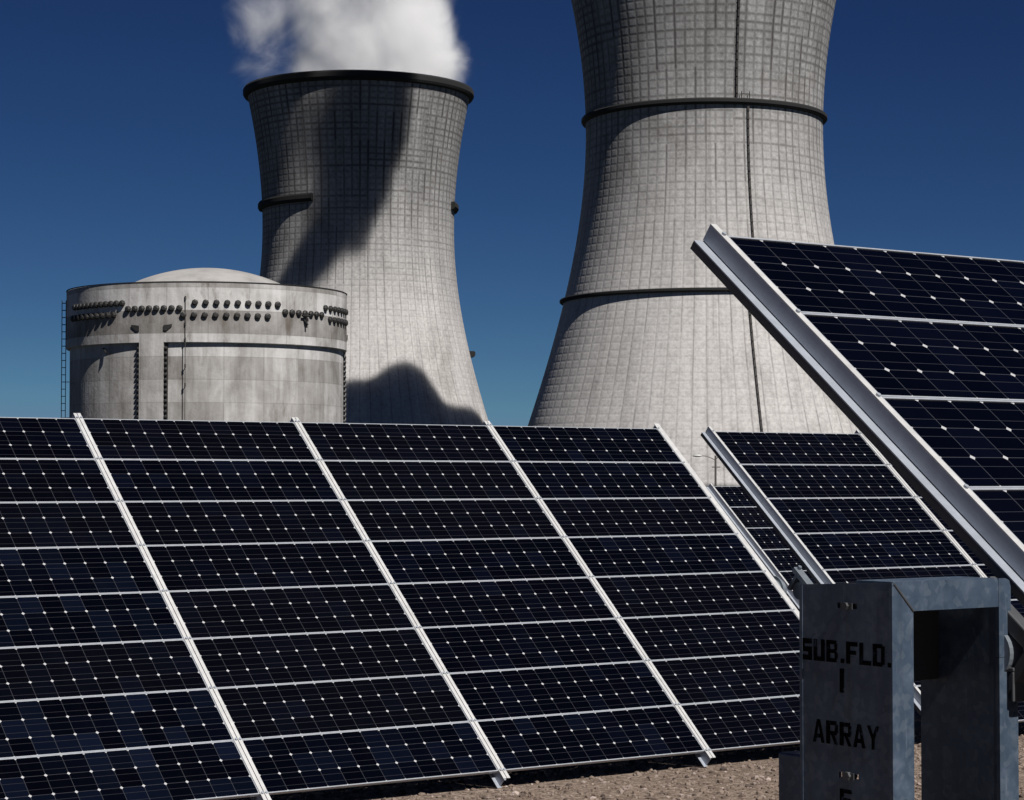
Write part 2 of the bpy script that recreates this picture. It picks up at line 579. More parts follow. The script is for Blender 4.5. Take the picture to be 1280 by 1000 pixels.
def mid_rail(parent, x):
    bm = bmesh.new()
    y0, y1 = -0.05, SLOPE + 0.035
    box(bm, x - 0.017, x - 0.014, y0 - .004, y1, -0.043, 0.0033)
    box(bm, x + 0.014, x + 0.017, y0 + .03, y1, -0.043, 0.0033)
    box(bm, x - 0.036, x - 0.012, y0 - .012, y1, -0.0462, -0.0432)
    box(bm, x + 0.012, x + 0.036, y0 + .03, y1, -0.0462, -0.0432)
    for k in range(ROWS + 1):
        y = k * RH
        for s in (-1, 1):
            tube(bm, (x + s * 0.010, y, 0.0071), (x + s * 0.010, y, 0.013), 0.0065, seg=6)
    rl = bm_obj('rail', bm, M_RAIL, parent)
    for s, h in ((-1, 0.0062), (1, 0.0070)):
        bm = bmesh.new()
        box(bm, min(x + s * 0.0015, x + s * 0.0185), max(x + s * 0.0015, x + s * 0.0185), y0, y1, 0.0035, h)
        bm_obj('cap', bm, M_RAIL_LIT, rl)
    return rl


def solar_array(top_left, tau, yawz, ncol, label, tube_ext=(0.12, 0.12), pitch=1.25, rext=0.0, tints={}):
    """top_left = upper left corner of the first module (eye-relative z)"""
    S = Vector((-math.sin(yawz) * math.cos(tau), math.cos(yawz) * math.cos(tau), math.sin(tau)))
    base = Vector(top_left) + Vector((0, 0, EYE)) - S * SLOPE
    root = empty('solar_array', base, (tau, 0, yawz))
    tag(root, label, 'solar panel', 'tilted solar arrays on the gravel field')
    for c in range(ncol):
        for r in range(ROWS):
            mo = link('solar_module', ME_MODULE, None, root, (c * pitch, r * RH, 0))
            link('module_frame', ME_FRAME, None, mo)
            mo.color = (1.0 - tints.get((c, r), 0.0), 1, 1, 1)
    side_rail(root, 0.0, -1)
    for c in range(1, ncol): mid_rail(root, c * pitch - (pitch - MW) / 2)
    xr = (ncol - 1) * pitch + MW
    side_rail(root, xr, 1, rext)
    for y in (0.35, SLOPE * 0.5 + 0.35, SLOPE * 0.5 - 0.35, SLOPE - 0.35):      # cross purlins under the modules
        bm = bmesh.new()
        box(bm, 0.13, xr - 0.004, y - 0.02, y + 0.02, -0.105, -0.049)
        bm_obj('purlin', bm, M_DARKSTEEL, root)
    bm = bmesh.new()
    tube(bm, (-tube_ext[0], SLOPE * 0.5, -0.155), (xr + tube_ext[1], SLOPE * 0.5, -0.155), 0.049, seg=28)
    bm_obj('torque_tube', bm, M_TUBE, root, smooth=False)
    return root, base, S, xr


ma = (1.25 - MW) / 2
A0 = (4.71381 - 1.25 + ma, 10.06755, 0.29724)
arrA = solar_array(A0, 0.72533, 0.0, 4, 'widest solar array, four columns of panels standing along the bare gravel in the lower left', (0.12, 0.10), rext=0.02,
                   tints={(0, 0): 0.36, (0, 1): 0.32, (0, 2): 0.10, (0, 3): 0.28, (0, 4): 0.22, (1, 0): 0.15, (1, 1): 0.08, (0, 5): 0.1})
arrB = solar_array((8.81691 - mx, 9.97336, 0.28358), 0.70741, -0.00575, 2, 'small solar array just behind the lettered steel post, in line with the widest array', (0.10, 0.12))
arrD = solar_array((3.35961 - mx, 3.75430, 0.55300), 0.66866, -0.0047, 3, 'nearest solar array, cut off by the right edge and rising highest against the sky', (0.10, 0.12))
arrC = solar_array((14.4828 - mx, 16.3951, -0.0774), 0.71475, 0.0, 2, 'farthest solar array, a dim sliver seen in the gap between two nearer arrays', (0.12, 0.12))


# ------------------------------------------------------------------ support post between the two middle arrays
def array_axis(arr, x):
    root, base, S, xr = arr
    return root.matrix_basis @ Vector((x, SLOPE * 0.5, -0.155))


def support_post(p, label, wide=0.14):
    gz = ground_z(p.y)
    root = empty('support_post', (p.x, p.y, gz))
    tag(root, label, 'post', 'posts carrying the torque tubes')
    h = p.z - gz
    bm = bmesh.new()
    box(bm, -0.05, 0.05, -0.055, -0.047, 0.0, h - 0.075)
    box(bm, -0.05, 0.05, 0.047, 0.055, 0.0, h - 0.075)
    box(bm, -0.004, 0.004, -0.0468, 0.0468, 0.0, h - 0.075)
    bm_obj('column', bm, M_POST, root)
    bm = bmesh.new()
    box(bm, -0.07, 0.07, -0.085, 0.085, h - 0.0748, h - 0.060, 0.003)
    bm_obj('head_plate', bm, M_POST, root)
    bm = bmesh.new()
    prof = [(0.051, -0.035), (0.051, 0.035), (0.068, 0.035), (0.068, 0.006), (0.085, 0.006), (0.085, -0.006), (0.068, -0.006), (0.068, -0.035)]
    lathe(bm, prof, 28, closed_prof=True)
    bmesh.ops.rotate(bm, verts=bm.verts, cent=(0, 0, 0), matrix=Matrix.Rotation(R_(90), 3, 'Y'))
    bmesh.ops.translate(bm, verts=bm.verts, vec=(0, 0, h))
    bm_obj('bearing', bm, M_TUBE, root)
    for sy in (-1, 1):
        for sx in (-0.045, 0.045):
            bm = bmesh.new()
            tube(bm, (sx, sy * 0.07, h - 0.0598), (sx, sy * 0.07, h - 0.03), 0.011, seg=6)
            bm_obj('bolt', bm, M_BOLT, root)
    return root


pA = array_axis(arrA, arrA[3] + 0.175)
support_post(pA, 'low support post with round bearing in the gap beside the widest array')


# clamp saddles that tie the rails to the torque tube at the array ends
def saddle(arr, x, w=0.05, mat=M_TUBE):
    bm = bmesh.new()
    y = SLOPE * 0.5
    box(bm, x - w / 2, x + w / 2, y - 0.11, y + 0.11, -0.102, -0.0705, 0.003)
    box(bm, x - w / 2, x + w / 2, y - 0.075, y - 0.055, -0.20, -0.103)
    box(bm, x - w / 2, x + w / 2, y + 0.055, y + 0.075, -0.20, -0.103)
    for sy in (-0.092, 0.092):
        tube(bm, (x, y + sy, -0.070), (x, y + sy, -0.052), 0.012, seg=6)
    bm_obj('tube_saddle', bm, mat, arr[0])


saddle(arrA, arrA[3] + 0.085, 0.06)
saddle(arrB, -0.085, 0.05)
saddle(arrD, -0.075, 0.03, M_DARKSTEEL)


# ------------------------------------------------------------------ lettered steel post
PX0, PX1, PY0, PY1 = 2.950, 3.270, 2.850, 3.092
ZT = EYE - 0.1895
gzp = ground_z(2.97)
post = empty('steel_post', (3.11, 2.97, gzp))
tag(post, 'grey steel portal post with black stencilled lettering, standing before the nearest array', 'steel post')


def L(p): return (p[0] - 3.11, p[1] - 2.97, p[2] - gzp)


def pbox(bm, x0, x1, y0, y1, z0, z1, bev=0.0):
    a, b = L((x0, y0, z0)), L((x1, y1, z1))
    box(bm, a[0], b[0], a[1], b[1], a[2], b[2], bev)


T = 0.007
# left leg web (text face), built round two slotted holes
bm = bmesh.new()
slots = [(2.940, 2.992, ZT - 0.0535, ZT - 0.0435), (2.938, 2.990, ZT - 0.3700, ZT - 0.3600)]
zs = [gzp, slots[1][2], slots[1][3], slots[0][2], slots[0][3]]
for z0, z1, hole in ((zs[0], zs[1], None), (zs[1], zs[2], slots[1]), (zs[2], zs[3], None), (zs[3], zs[4], slots[0])):
    if hole:
        pbox(bm, PX0, PX0 + T, PY0, hole[0], z0, z1)
        pbox(bm, PX0, PX0 + T, hole[1], PY1, z0, z1)
    else:
        pbox(bm, PX0, PX0 + T, PY0, PY1, z0, z1)
# sloping top cut
zc = zs[4]
v = [bm.verts.new(L(p)) for p in ((PX0, PY0, zc), (PX0, PY1, zc), (PX0, PY1, ZT - 0.0130), (PX0, PY0, ZT - 0.001),
                                  (PX0 + T, PY0, zc), (PX0 + T, PY1, zc), (PX0 + T, PY1, ZT - 0.0130), (PX0 + T, PY0, ZT - 0.001))]
for f in ((0, 1, 2, 3), (7, 6, 5, 4), (0, 3, 7, 4), (1, 5, 6, 2), (3, 2, 6, 7), (0, 4, 5, 1)): bm.faces.new([v[i] for i in f])
# front and back flanges (mitred into the beam)
FL = 0.0545
for ya, yb in ((PY0 - 0.001, PY0 + T), (PY1 - T, PY1 + 0.001)):
    zt = ZT if ya < 3 else ZT - 0.0135
    p = [(PX0 - 0.001, zt), (PX0 + FL, zt - 0.0545), (PX0 + FL, gzp), (PX0 - 0.001, gzp)]
    a = [bm.verts.new(L((x, ya, z))) for x, z in p]
    b = [bm.verts.new(L((x, yb, z))) for x, z in p]
    bm.faces.new(a); bm.faces.new(b[::-1])
    for i in range(4):
        j = (i + 1) % 4
        bm.faces.new((a[i], b[i], b[j], a[j]))
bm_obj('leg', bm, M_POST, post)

# beam: channel, web on top, flanges hanging down
bm = bmesh.new()
pbox(bm, PX0 + 0.008, PX1 - 0.034, PY0 + T + .0002, PY0 + 0.10, ZT - T, ZT)
for ya, yb in ((PY0 - 0.001, PY0 + T),):
    p = [(PX0 + 0.0006, ZT), (PX0 + FL + 0.0006, ZT - 0.0545), (PX1 - 0.033, ZT - 0.0545), (PX1 - 0.033, ZT - 0.003), (PX1 - 0.04, ZT)]
    a = [bm.verts.new(L((x, ya, z))) for x, z in p]
    b = [bm.verts.new(L((x, yb, z))) for x, z in p]
    bm.faces.new(a); bm.faces.new(b[::-1])
    for i in range(5):
        j = (i + 1) % 5
        bm.faces.new((a[i], b[i], b[j], a[j]))
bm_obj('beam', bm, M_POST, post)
# weld bead in the mitre
bm = bmesh.new()
tube(bm, L((PX0 + 0.004, PY0 - 0.001, ZT - 0.003)), L((PX0 + FL, PY0 - 0.001, ZT - 0.0545)), 0.0025, seg=8)
bm_obj('weld', bm, M_DARKSTEEL, post)

# right leg: narrow coped flange above the tube seat, wider below
bm = bmesh.new()
zsh = EYE - 0.340
pbox(bm, PX1 - 0.032, PX1 - 0.025, PY0 + T + .0002, PY1 - 0.040, gzp, ZT - T - 0.001)
p = [(PX1 - 0.0325, ZT - 0.001), (PX1 - 0.012, ZT - 0.001), (PX1 - 0.003, ZT - 0.005), (PX1 + 0.001, ZT - 0.016), (PX1 + 0.001, zsh + 0.026),
     (PX1 + 0.14, zsh + 0.026), (PX1 + 0.14, zsh), (PX1 - 0.0325, zsh)]
for ya, yb in ((PY0 - 0.0015, PY0 + T), (PY1 - 0.040 - T, PY1 - 0.0385)):
    if ya < 3:
        pp = p
    else:
        pp = [(PX1 - 0.0245, ZT - 0.02), (PX1 + 0.001, ZT - 0.02), (PX1 + 0.001, zsh), (PX1 - 0.0245, zsh)]
    a = [bm.verts.new(L((x, ya, z))) for x, z in pp]
    b = [bm.verts.new(L((x, yb, z))) for x, z in pp]
    bm.faces.new(a); bm.faces.new(b[::-1])
    k = len(pp)
    for i in range(k):
        j = (i + 1) % k
        bm.faces.new((a[i], b[i], b[j], a[j]))
pbox(bm, PX1 - 0.0322, PX1 + 0.020, PY0 - 0.0012, PY0 + T, gzp, zsh - 0.001)
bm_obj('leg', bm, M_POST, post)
# tube seat plate and lower bracket bar
bm = bmesh.new()
pbox(bm, PX1 - 0.024, PX1 + 0.15, PY0 + T + 0.001, PY1 - 0.05, zsh + 0.006, zsh + 0.014)
bm_obj('tube_seat', bm, M_POST, post)
bm = bmesh.new()
pbox(bm, PX1 - 0.012, PX1 + 0.13, PY0 - 0.018, PY0 - 0.0022, zsh - 0.028, zsh - 0.020, 0.002)
pbox(bm, PX1 - 0.012, PX1 + 0.13, PY0 - 0.0175, PY0 - 0.012, zsh - 0.085, zsh - 0.0285, 0.002)
bm_obj('bracket', bm, M_DARKSTEEL, post)
# bearing housing inside the top of the portal
bm = bmesh.new()
pbox(bm, PX0 + T + 0.006, PX1 - 0.034, 3.000, 3.050, EYE - 0.392, ZT - 0.012, 0.003)
bm_obj('bearing_housing', bm, M_CAP, post)
# side box low on the back flange
bm = bmesh.new()
pbox(bm, PX0 + 0.004, PX0 + 0.055, PY1 + 0.0015, PY1 + 0.068, gzp, EYE - 0.530, 0.004)
bm_obj('gusset', bm, M_POST, post)
# bolts through the slots
bm = bmesh.new()
pbox(bm, PX0 + T + 0.0003, PX0 + T + 0.004, 2.925, 3.005, ZT - 0.066, ZT - 0.030)
bm_obj('backing_plate', bm, M_DARKSTEEL, post)
for s_ in slots:
    bm = bmesh.new()
    cy, cz = (s_[0] + s_[1]) / 2, (s_[2] + s_[3]) / 2
    tube(bm, L((PX0 - 0.007, cy, cz)), L((PX0 + 0.016, cy, cz)), 0.0085 if s_ is slots[1] else 0.007, seg=6)
    pbox(bm, PX0 - 0.002, PX0 - 0.0002, s_[0] + 0.011, s_[1] - 0.011, s_[2] - 0.001, s_[3] + 0.001)
    bm_obj('bolt', bm, M_DARKSTEEL, post)


# stencil lettering: drawn on a 0..1 cell from polygons
def glyph(ch):
    t = 0.33
    G = {
        'S': [(0, 1, 1, .76), (0, .8, t, .56), (0, .62, 1, .38), (1 - t, .44, 1, .2), (0, .24, 1, 0)],
        'U': [(0, 1, t, .0), (1 - t, 1, 1, 0), (t, .2, 1 - t, 0)],
        'B': [(0, 1, t, 0), (t, 1, .9, .82), (t, .59, .9, .42), (t, .18, .9, 0), (.72, .84, .97, .57), (.74, .44, 1, .16)],
        '.': [(.32, .2, .62, 0)],
        'F': [(0, 1, t, 0), (t, 1, 1, .8), (t, .6, .85, .42)],
        'L': [(0, 1, t, 0), (t, .2, 1, 0)],
        'D': [(0, 1, t, 0), (t, 1, .8, .82), (t, .18, .8, 0), (.72, .92, 1, .08)],
        '1': [(.36, 1, .64, 0)],
        'R': [(0, 1, t, 0), (t, 1, .9, .82), (t, .56, .9, .4), (.74, .86, 1, .5)],
        'A': [], 'Y': [],
        '5': [(0, 1, 1, .82), (0, .84, t, .5), (0, .62, .9, .46), (.76, .52, 1, .14), (0, .2, .9, 0)],
    }
    polys = [[(a, d), (c, d), (c, b), (a, b)] for a, b, c, d in G[ch]]
    if ch == 'A': polys = [[(0, 0), (.26, 0), (.56, 1), (.36, 1)], [(.74, 0), (1, 0), (.64, 1), (.44, 1)], [(.25, .2), (.75, .2), (.69, .38), (.31, .38)]]
    if ch == 'Y': polys = [[(0, 1), (.26, 1), (.6, .45), (.4, .4)], [(1, 1), (.74, 1), (.4, .45), (.6, .4)], [(.38, .45), (.62, .45), (.62, 0), (.38, 0)]]
    if ch == 'R': polys.append([(.42, .42), (.68, .42), (1, 0), (.74, 0)])
    return polys


def lettering(text, y_left, y_right, z_top, h, narrow=None):
    """y decreases towards the near edge, so text runs from the far (left) edge to the near one"""
    wts = [0.45 if c == '.' else 1.0 for c in text]
    gap = 0.16
    unit = (y_left - y_right) / (sum(wts) + gap * (len(text) - 1))
    bm = bmesh.new()
    pos = y_left
    lay = 0
    for c, wt in zip(text, wts):
        for poly in glyph(c):
            off = 0.0006 + lay * 0.00003
            lay += 1
            vs = [bm.verts.new(L((PX0 - off, pos - (x if wt == 1 else (x - .2)) * unit, z_top - h + y * h))) for x, y in poly]
            f = bm.faces.new(vs)
        pos -= unit * (wt + gap)
    geom = bmesh.ops.extrude_face_region(bm, geom=list(bm.faces))
    ev = [e for e in geom['geom'] if isinstance(e, bmesh.types.BMVert)]
    bmesh.ops.translate(bm, verts=ev, vec=(0.0005, 0, 0))
    return bm_obj('lettering', bm, M_PAINT, post)


lettering('SUB.FLD.', 3.0895, 2.851, EYE - 0.3045, 0.041)
lettering('1', 3.000, 2.960, EYE - 0.3560, 0.045)
lettering('ARRAY', 3.058, 2.884, EYE - 0.4560, 0.0435)
lettering('5', 2.987, 2.955, EYE - 0.5800, 0.0435)

# ------------------------------------------------------------------ cooling towers
NB = 80


def hyper(z, R0, zw, c): return R0 * math.sqrt(1 + ((z - zw) / c) ** 2)


def place(px_x, dist):
    """ground point on the given bearing (pixels from the optical axis) and distance"""
    return fh * dist + rh * (dist * (px_x - 640) / FOC)


def shell_tower(loc, R0, zw, c_lo, c_up, top, mat, label, rings, rot=0.0):
    root = empty('cooling_tower', (loc.x, loc.y, GPLANT), (0, 0, rot))
    tag(root, label, 'cooling tower', 'concrete cooling towers')

    def rad(z): return hyper(z, R0, zw, c_lo if z < zw else c_up)
    bm = bmesh.new()
    uvl = bm.loops.layers.uv.new('UVMap')
    nz = 90
    prof = [(rad(top * k / nz), top * k / nz) for k in range(nz + 1)]
    prof += [(r - 0.9, z) for r, z in prof[::-1]]
    lathe(bm, prof, 320, uvl=uvl, ur=NB / (2 * math.pi), closed_prof=True)
    bm_obj('shell', bm, mat, root, smooth=True)
    for (z, hh, pr, a0, a1) in rings:
        bm = bmesh.new()
        r0, r1 = rad(z) - 0.05, rad(z + hh) - 0.05
        p = [(r0, z), (r0 + pr * 0.75, z + hh * 0.12), (r0 + pr, z + hh * 0.35), (r0 + pr, z + hh * 0.8), (r0 + pr * 0.8, z + hh), (r1, z + hh)]
        full = a1 - a0 > 6.28
        lathe(bm, p, 256 if full else 60, a0, a0 + 2 * math.pi if full else a1, closed_prof=True)
        bm_obj('rim_beam' if z > top - 8 else 'walkway_ring', bm, M_RING, root)
    return root, rad


d1, d2 = 722.0, 548.0
L1, L2 = place(447.5, d1), place(881.0, d2)
mat1 = mat_tower('weathered_shell_concrete', 86, 130, 1.7)
mat2 = mat_tower('bay_marked_shell_concrete', 84, 134, 6.4)
a_cam1 = math.atan2(-L1.y, -L1.x)
a_cam2 = math.atan2(-L2.y, -L2.x)
# angle measured from the side facing the camera, positive to the right in the picture
def ang(ac, deg): return ac + R_(deg)


t1, rad1 = shell_tower(L1, 31.4, 84.0, 68.0, 74.0, 129.7, mat1,
                       'farther cooling tower with white steam rising from its dark rim, behind the domed building',
                       [(126.9, 3.0, 1.7, 0, 7), (89.7, 2.6, 1.5, ang(a_cam1, -95), ang(a_cam1, -27)),
                        (89.7, 2.6, 1.5, ang(a_cam1, 72), ang(a_cam1, 130)), (42.0, 2.0, 1.6, ang(a_cam1, 86), ang(a_cam1, 96))])
t2, rad2 = shell_tower(L2, 29.5, 88.5, 66.0, 66.0, 133.0, mat2,
                       'nearer cooling tower with its top cut off, ringed by two dark walkways',
                       [(130.0, 3.3, 1.9, 0, 7), (90.7, 1.5, 1.15, 0, 7), (45.7, 1.0, 1.0, 0, 7)])


def surf_line(root, rad, ac, pts, w, d, name):
    """ladder / cable run that follows the shell; pts = [(deg, z0, z1)]"""
    bm = bmesh.new()
    for deg, z0, z1 in pts:
        n = max(2, int((z1 - z0) / 2))
        for k in range(n):
            za, zb = z0 + (z1 - z0) * k / n, z0 + (z1 - z0) * (k + 1) / n
            a = ang(ac, deg)
            t = Vector((-math.sin(a), math.cos(a), 0))
            o = Vector((math.cos(a), math.sin(a), 0))
            for s in (-1, 1):
                p0 = o * (rad(za) + d) + t * (s * w / 2) + upv * za
                p1 = o * (rad(zb) + d) + t * (s * w / 2) + upv * zb
                tube(bm, p0, p1, 0.09, seg=6)
            q0 = o * (rad(za) + d) + upv * za
            tube(bm, q0 - t * w / 2, q0 + t * w / 2, 0.06, seg=5)
            tube(bm, q0, q0 - o * (d + 0.1), 0.06, seg=5)
            # cage hoop plate
            zb2 = za + 1.2
            q1 = o * (rad(zb2) + d + 0.35) + upv * zb2
            tube(bm, q1 - t * w * 0.5, q1 + t * w * 0.5, 0.09, seg=5)
            tube(bm, q0, o * (rad(zb) + d) + upv * zb, 0.09, seg=6)
    bm_obj(name, bm, M_LADDER, root)


for seg_ in ((15.2, 92.4, 132.5), (20.6, 47.0, 90.4), (16.8, 2, 45.4)):
    surf_line(t2, rad2, a_cam2, [seg_], 0.34, 0.35, 'ladder')
bm = bmesh.new()
a = ang(a_cam2, 19)
o_ = Vector((math.cos(a), math.sin(a), 0))
for s in (-1, 1):
    tt = Vector((-math.sin(a), math.cos(a), 0)) * s
    tube(bm, o_ * (rad2(91) + 0.8) + tt + upv * 92.2, o_ * (rad2(91) + 0.8) + tt + upv * 93.8, 0.1, seg=6)
    tube(bm, o_ * (rad2(91) + 0.8) + tt * 1.05 + upv * 93.2, o_ * (rad2(91) + 0.8) - tt * 1.05 + upv * 93.2, 0.07, seg=6)
bm_obj('landing_rail', bm, M_RING, t2)

# ------------------------------------------------------------------ containment building
dC = 310.0
LC = place(259.0, dC)
aC = math.atan2(-LC.y, -LC.x)
RB, RR = 19.05, 19.55
ZR0, ZR1 = 20.1, 28.1
cont = empty('containment_building', (LC.x, LC.y, GPLANT))
tag(cont, 'round concrete building with a shallow dome and rows of dark studs below its rim', 'reactor building')
bm = bmesh.new(); uvl = bm.loops.layers.uv.new('UVMap')
lathe(bm, [(RB, 0), (RB, 10), (RB, ZR0 + 0.5), (RB - 0.5, ZR0 + 0.5), (RB - 0.5, 0)], 192, uvl=uvl, ur=RB, closed_prof=True)
bm_obj('wall', bm, M_CWALL, cont, smooth=False)
bm = bmesh.new(); uvl = bm.loops.layers.uv.new('UVMap')
lathe(bm, [(RB + 0.02, ZR0), (RR - 0.06, ZR0), (RR, ZR0 + 0.08), (RR, ZR1 - 0.12), (RR - 0.12, ZR1), (13.0, ZR1 + 0.2), (13.0, ZR1 - 0.6), (RB - 0.3, ZR1 - 0.9)],
      192, uvl=uvl, ur=RR, closed_prof=True)
ring = bm_obj('ring_beam', bm, M_CRING, cont)
bm = bmesh.new()
lathe(bm, [(RR - 0.1, ZR1 + 0.005), (RR + 0.05, ZR1 + 0.005), (RR + 0.05, ZR1 + 0.13), (RR - 0.1, ZR1 + 0.13)], 192, closed_prof=True)
bm_obj('roof_edge', bm, M_RING, cont)
bm = bmesh.new()
rs, zc0 = 25.3, 31.75 - 25.3
amax = math.asin(13.6 / rs)
prof = [(max(rs * math.sin(amax * k / 16), 0.001), zc0 + rs * math.cos(amax * k / 16)) for k in range(16, -1, -1)]
lathe(bm, prof, 96)
bm_obj('dome', bm, M_DOME, cont, smooth=True)
BUT = (-22.3, 97.7, 217.7)
for bd in BUT:
    bm = bmesh.new(); uvl = bm.loops.layers.uv.new('UVMap')
    hw = R_(5.1)
    a = ang(aC, bd)
    lathe(bm, [(RB - 0.1, 0), (RR + 0.03, 0), (RR + 0.03, ZR0 + 2.6), (RB - 0.1, ZR0 + 2.6)], 10, a - hw, a + hw, uvl=uvl, ur=RR, closed_prof=True)
    bm_obj('buttress', bm, M_CWALL, cont)
    # dark anchor recess either side, flared at the head
    for s in (-1, 1):
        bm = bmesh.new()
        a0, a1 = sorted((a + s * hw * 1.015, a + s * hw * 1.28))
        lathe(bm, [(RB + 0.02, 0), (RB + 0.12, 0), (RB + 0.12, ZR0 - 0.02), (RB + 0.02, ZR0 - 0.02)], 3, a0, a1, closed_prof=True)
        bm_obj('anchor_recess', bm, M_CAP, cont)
        bm = bmesh.new()
        # wedge-shaped bracket over the recess
        a0, a1 = a + s * hw * 1.0, a + s * hw * 1.65
        pts = [(a0, ZR0 + 2.3), (a1, ZR0 + 2.45), (a1, ZR0 + 2.15), (a0 + s * hw * 0.25, ZR0 + 1.6), (a0, ZR0 + 1.6)]
        va = [bm.verts.new(((RR + 0.02) * math.cos(t), (RR + 0.02) * math.sin(t), z)) for t, z in pts]
        vb = [bm.verts.new(((RR + 0.16) * math.cos(t), (RR + 0.16) * math.sin(t), z)) for t, z in pts]
        bm.faces.new(va[::-1]); bm.faces.new(vb)
        for i in range(5):
            bm.faces.new((va[i], va[(i + 1) % 5], vb[(i + 1) % 5], vb[i]))
        bm_obj('recess_head', bm, M_CAP, cont)


def stud_mesh(name, r, l):
    bm = bmesh.new()
    prof = [(0.001, l), (r * 0.55, l), (r * 0.95, l * 0.72), (r, 0.0), (0.001, 0.0)]
    lathe(bm, prof, 8, closed_prof=False)
    bmesh.ops.recalc_face_normals(bm, faces=bm.faces)
    me = bpy.data.meshes.new(name)
    bm.to_mesh(me)
    bm.free()
    me.materials.append(M_CAP)
    return me


ME_CAP = stud_mesh('tendon_cap', 0.44, 0.42)
ME_ANC = stud_mesh('hoop_anchor', 0.24, 0.42)


def stud(me, name, deg, z, r):
    a = ang(aC, deg)
    o = link(name, me, None, cont, (r * math.cos(a), r * math.sin(a), z))
    o.rotation_euler = Vector((math.cos(a), math.sin(a), 0)).to_track_quat('Z', 'Y').to_euler()
    return o


def deg_of(px): return math.degrees(math.asin(max(-1, min(1, (px - 259.0) / 174.0))))


def span(px0, px1, n, z):
    a0, a1 = deg_of(px0), deg_of(px1)
    for k in range(n): stud(ME_CAP, 'tendon_cap', a0 + (a1 - a0) * k / (n - 1), z, RR)


ZU, ZL, ZM = 25.35, 23.75, 24.1
span(244, 341, 9, ZU + 0.05); span(230.5, 329, 9, ZL)
span(166, 226, 8, ZM + 0.55)
span(350, 395, 7, ZM + 0.35)
a0, a1 = -66, deg_of(159)
for k in range(12): stud(ME_CAP, 'tendon_cap', a0 + (a1 - a0) * k / 11, ZU + 0.1, RR)
a0, a1 = -68, deg_of(149)
for k in range(10): stud(ME_CAP, 'tendon_cap', a0 + (a1 - a0) * k / 9, ZL + 0.2, RR)
for k in range(7): stud(ME_CAP, 'tendon_cap', deg_of(400) + 3.9 * k, ZU + 0.1, RR)
for k in range(6): stud(ME_CAP, 'tendon_cap', deg_of(406) + 3.9 * k, ZL + 0.2, RR)
for bd, s in ((BUT[0], -1), (BUT[0], 1), (BUT[1], -1)):
    for k in range(24):
        stud(ME_ANC, 'hoop_anchor', bd + s * 5.1 * 1.13, 3.3 + k * 0.70, RB + 0.1)
# conduit with junction boxes, right of the buttress
bm = bmesh.new()
a = ang(aC, deg_of(233))
o_ = Vector((math.cos(a), math.sin(a), 0))
tube(bm, o_ * (RR + 0.12) + upv * 2, o_ * (RR + 0.12) + upv * 26.2, 0.05, seg=8)
for z in (26.0, 22.6, 20.5, 17.0, 14.5, 9.0):
    tube(bm, o_ * (RR + 0.12) + upv * (z - 0.25), o_ * (RR + 0.12) + upv * (z + 0.25), 0.12, seg=8)
    tube(bm, o_ * (RB - 0.05) + upv * z, o_ * (RR + 0.1) + upv * z, 0.05, seg=6)
bm_obj('conduit', bm, M_LADDER, cont)
# small davit bracket on the left and floodlight bracket on the right
bm = bmesh.new()
for px, z, dx in ((133, 19.6, 0.055), (373, 23.6, 0.012)):
    a, b = ang(aC, deg_of(px)), ang(aC, deg_of(px)) + dx
    r_ = RB + 0.05 if z < 20 else RR + 0.1
    tube(bm, (r_ * math.cos(a), r_ * math.sin(a), z), ((r_ + 0.5) * math.cos(b), (r_ + 0.5) * math.sin(b), z - 0.7), 0.13, seg=6)
    if z > 20:
        tube(bm, ((r_ + .3) * math.cos(a - .03), (r_ + .3) * math.sin(a - .03), z + .5), ((r_ + .3) * math.cos(b + .03), (r_ + .3) * math.sin(b + .03), z + .5), 0.15, seg=6)
        tube(bm, ((r_ + .3) * math.cos(b), (r_ + .3) * math.sin(b), z + .5), ((r_ + .3) * math.cos(b), (r_ + .3) * math.sin(b), z - 1.1), 0.13, seg=6)
bm_obj('bracket', bm, M_RING, cont)
# caged ladder on the left limb, another run on the right
for dg, r0, zt, w_ in ((-88.5, RR + 0.06, 27.0, 0.7),):
    bm = bmesh.new()
    a = ang(aC, dg)
    o_ = Vector((math.cos(a), math.sin(a), 0)); t_ = Vector((-math.sin(a), math.cos(a), 0))
    for rr in (r0, r0 + 0.55):
        for s in (-1, 1):
            tube(bm, o_ * rr + t_ * s * w_ / 2 + upv * 0.2, o_ * rr + t_ * s * w_ / 2 + upv * zt, 0.045, seg=6)
    for k in range(27):
        z = 0.6 + k
        for s in (-1, 1):
            tube(bm, o_ * r0 + t_ * s * w_ / 2 + upv * z, o_ * (r0 + 0.55) + t_ * s * w_ / 2 + upv * z, 0.04, seg=5)
        for rr in (r0, r0 + 0.55): tube(bm, o_ * rr - t_ * w_ / 2 + upv * z, o_ * rr + t_ * w_ / 2 + upv * z, 0.03, seg=5)
        if k % 5 == 0: tube(bm, o_ * (RB - 0.1 if z < ZR0 else RR - 0.1) + upv * z, o_ * r0 + upv * z, 0.05, seg=5)
    bm_obj('ladder', bm, M_RING, cont)

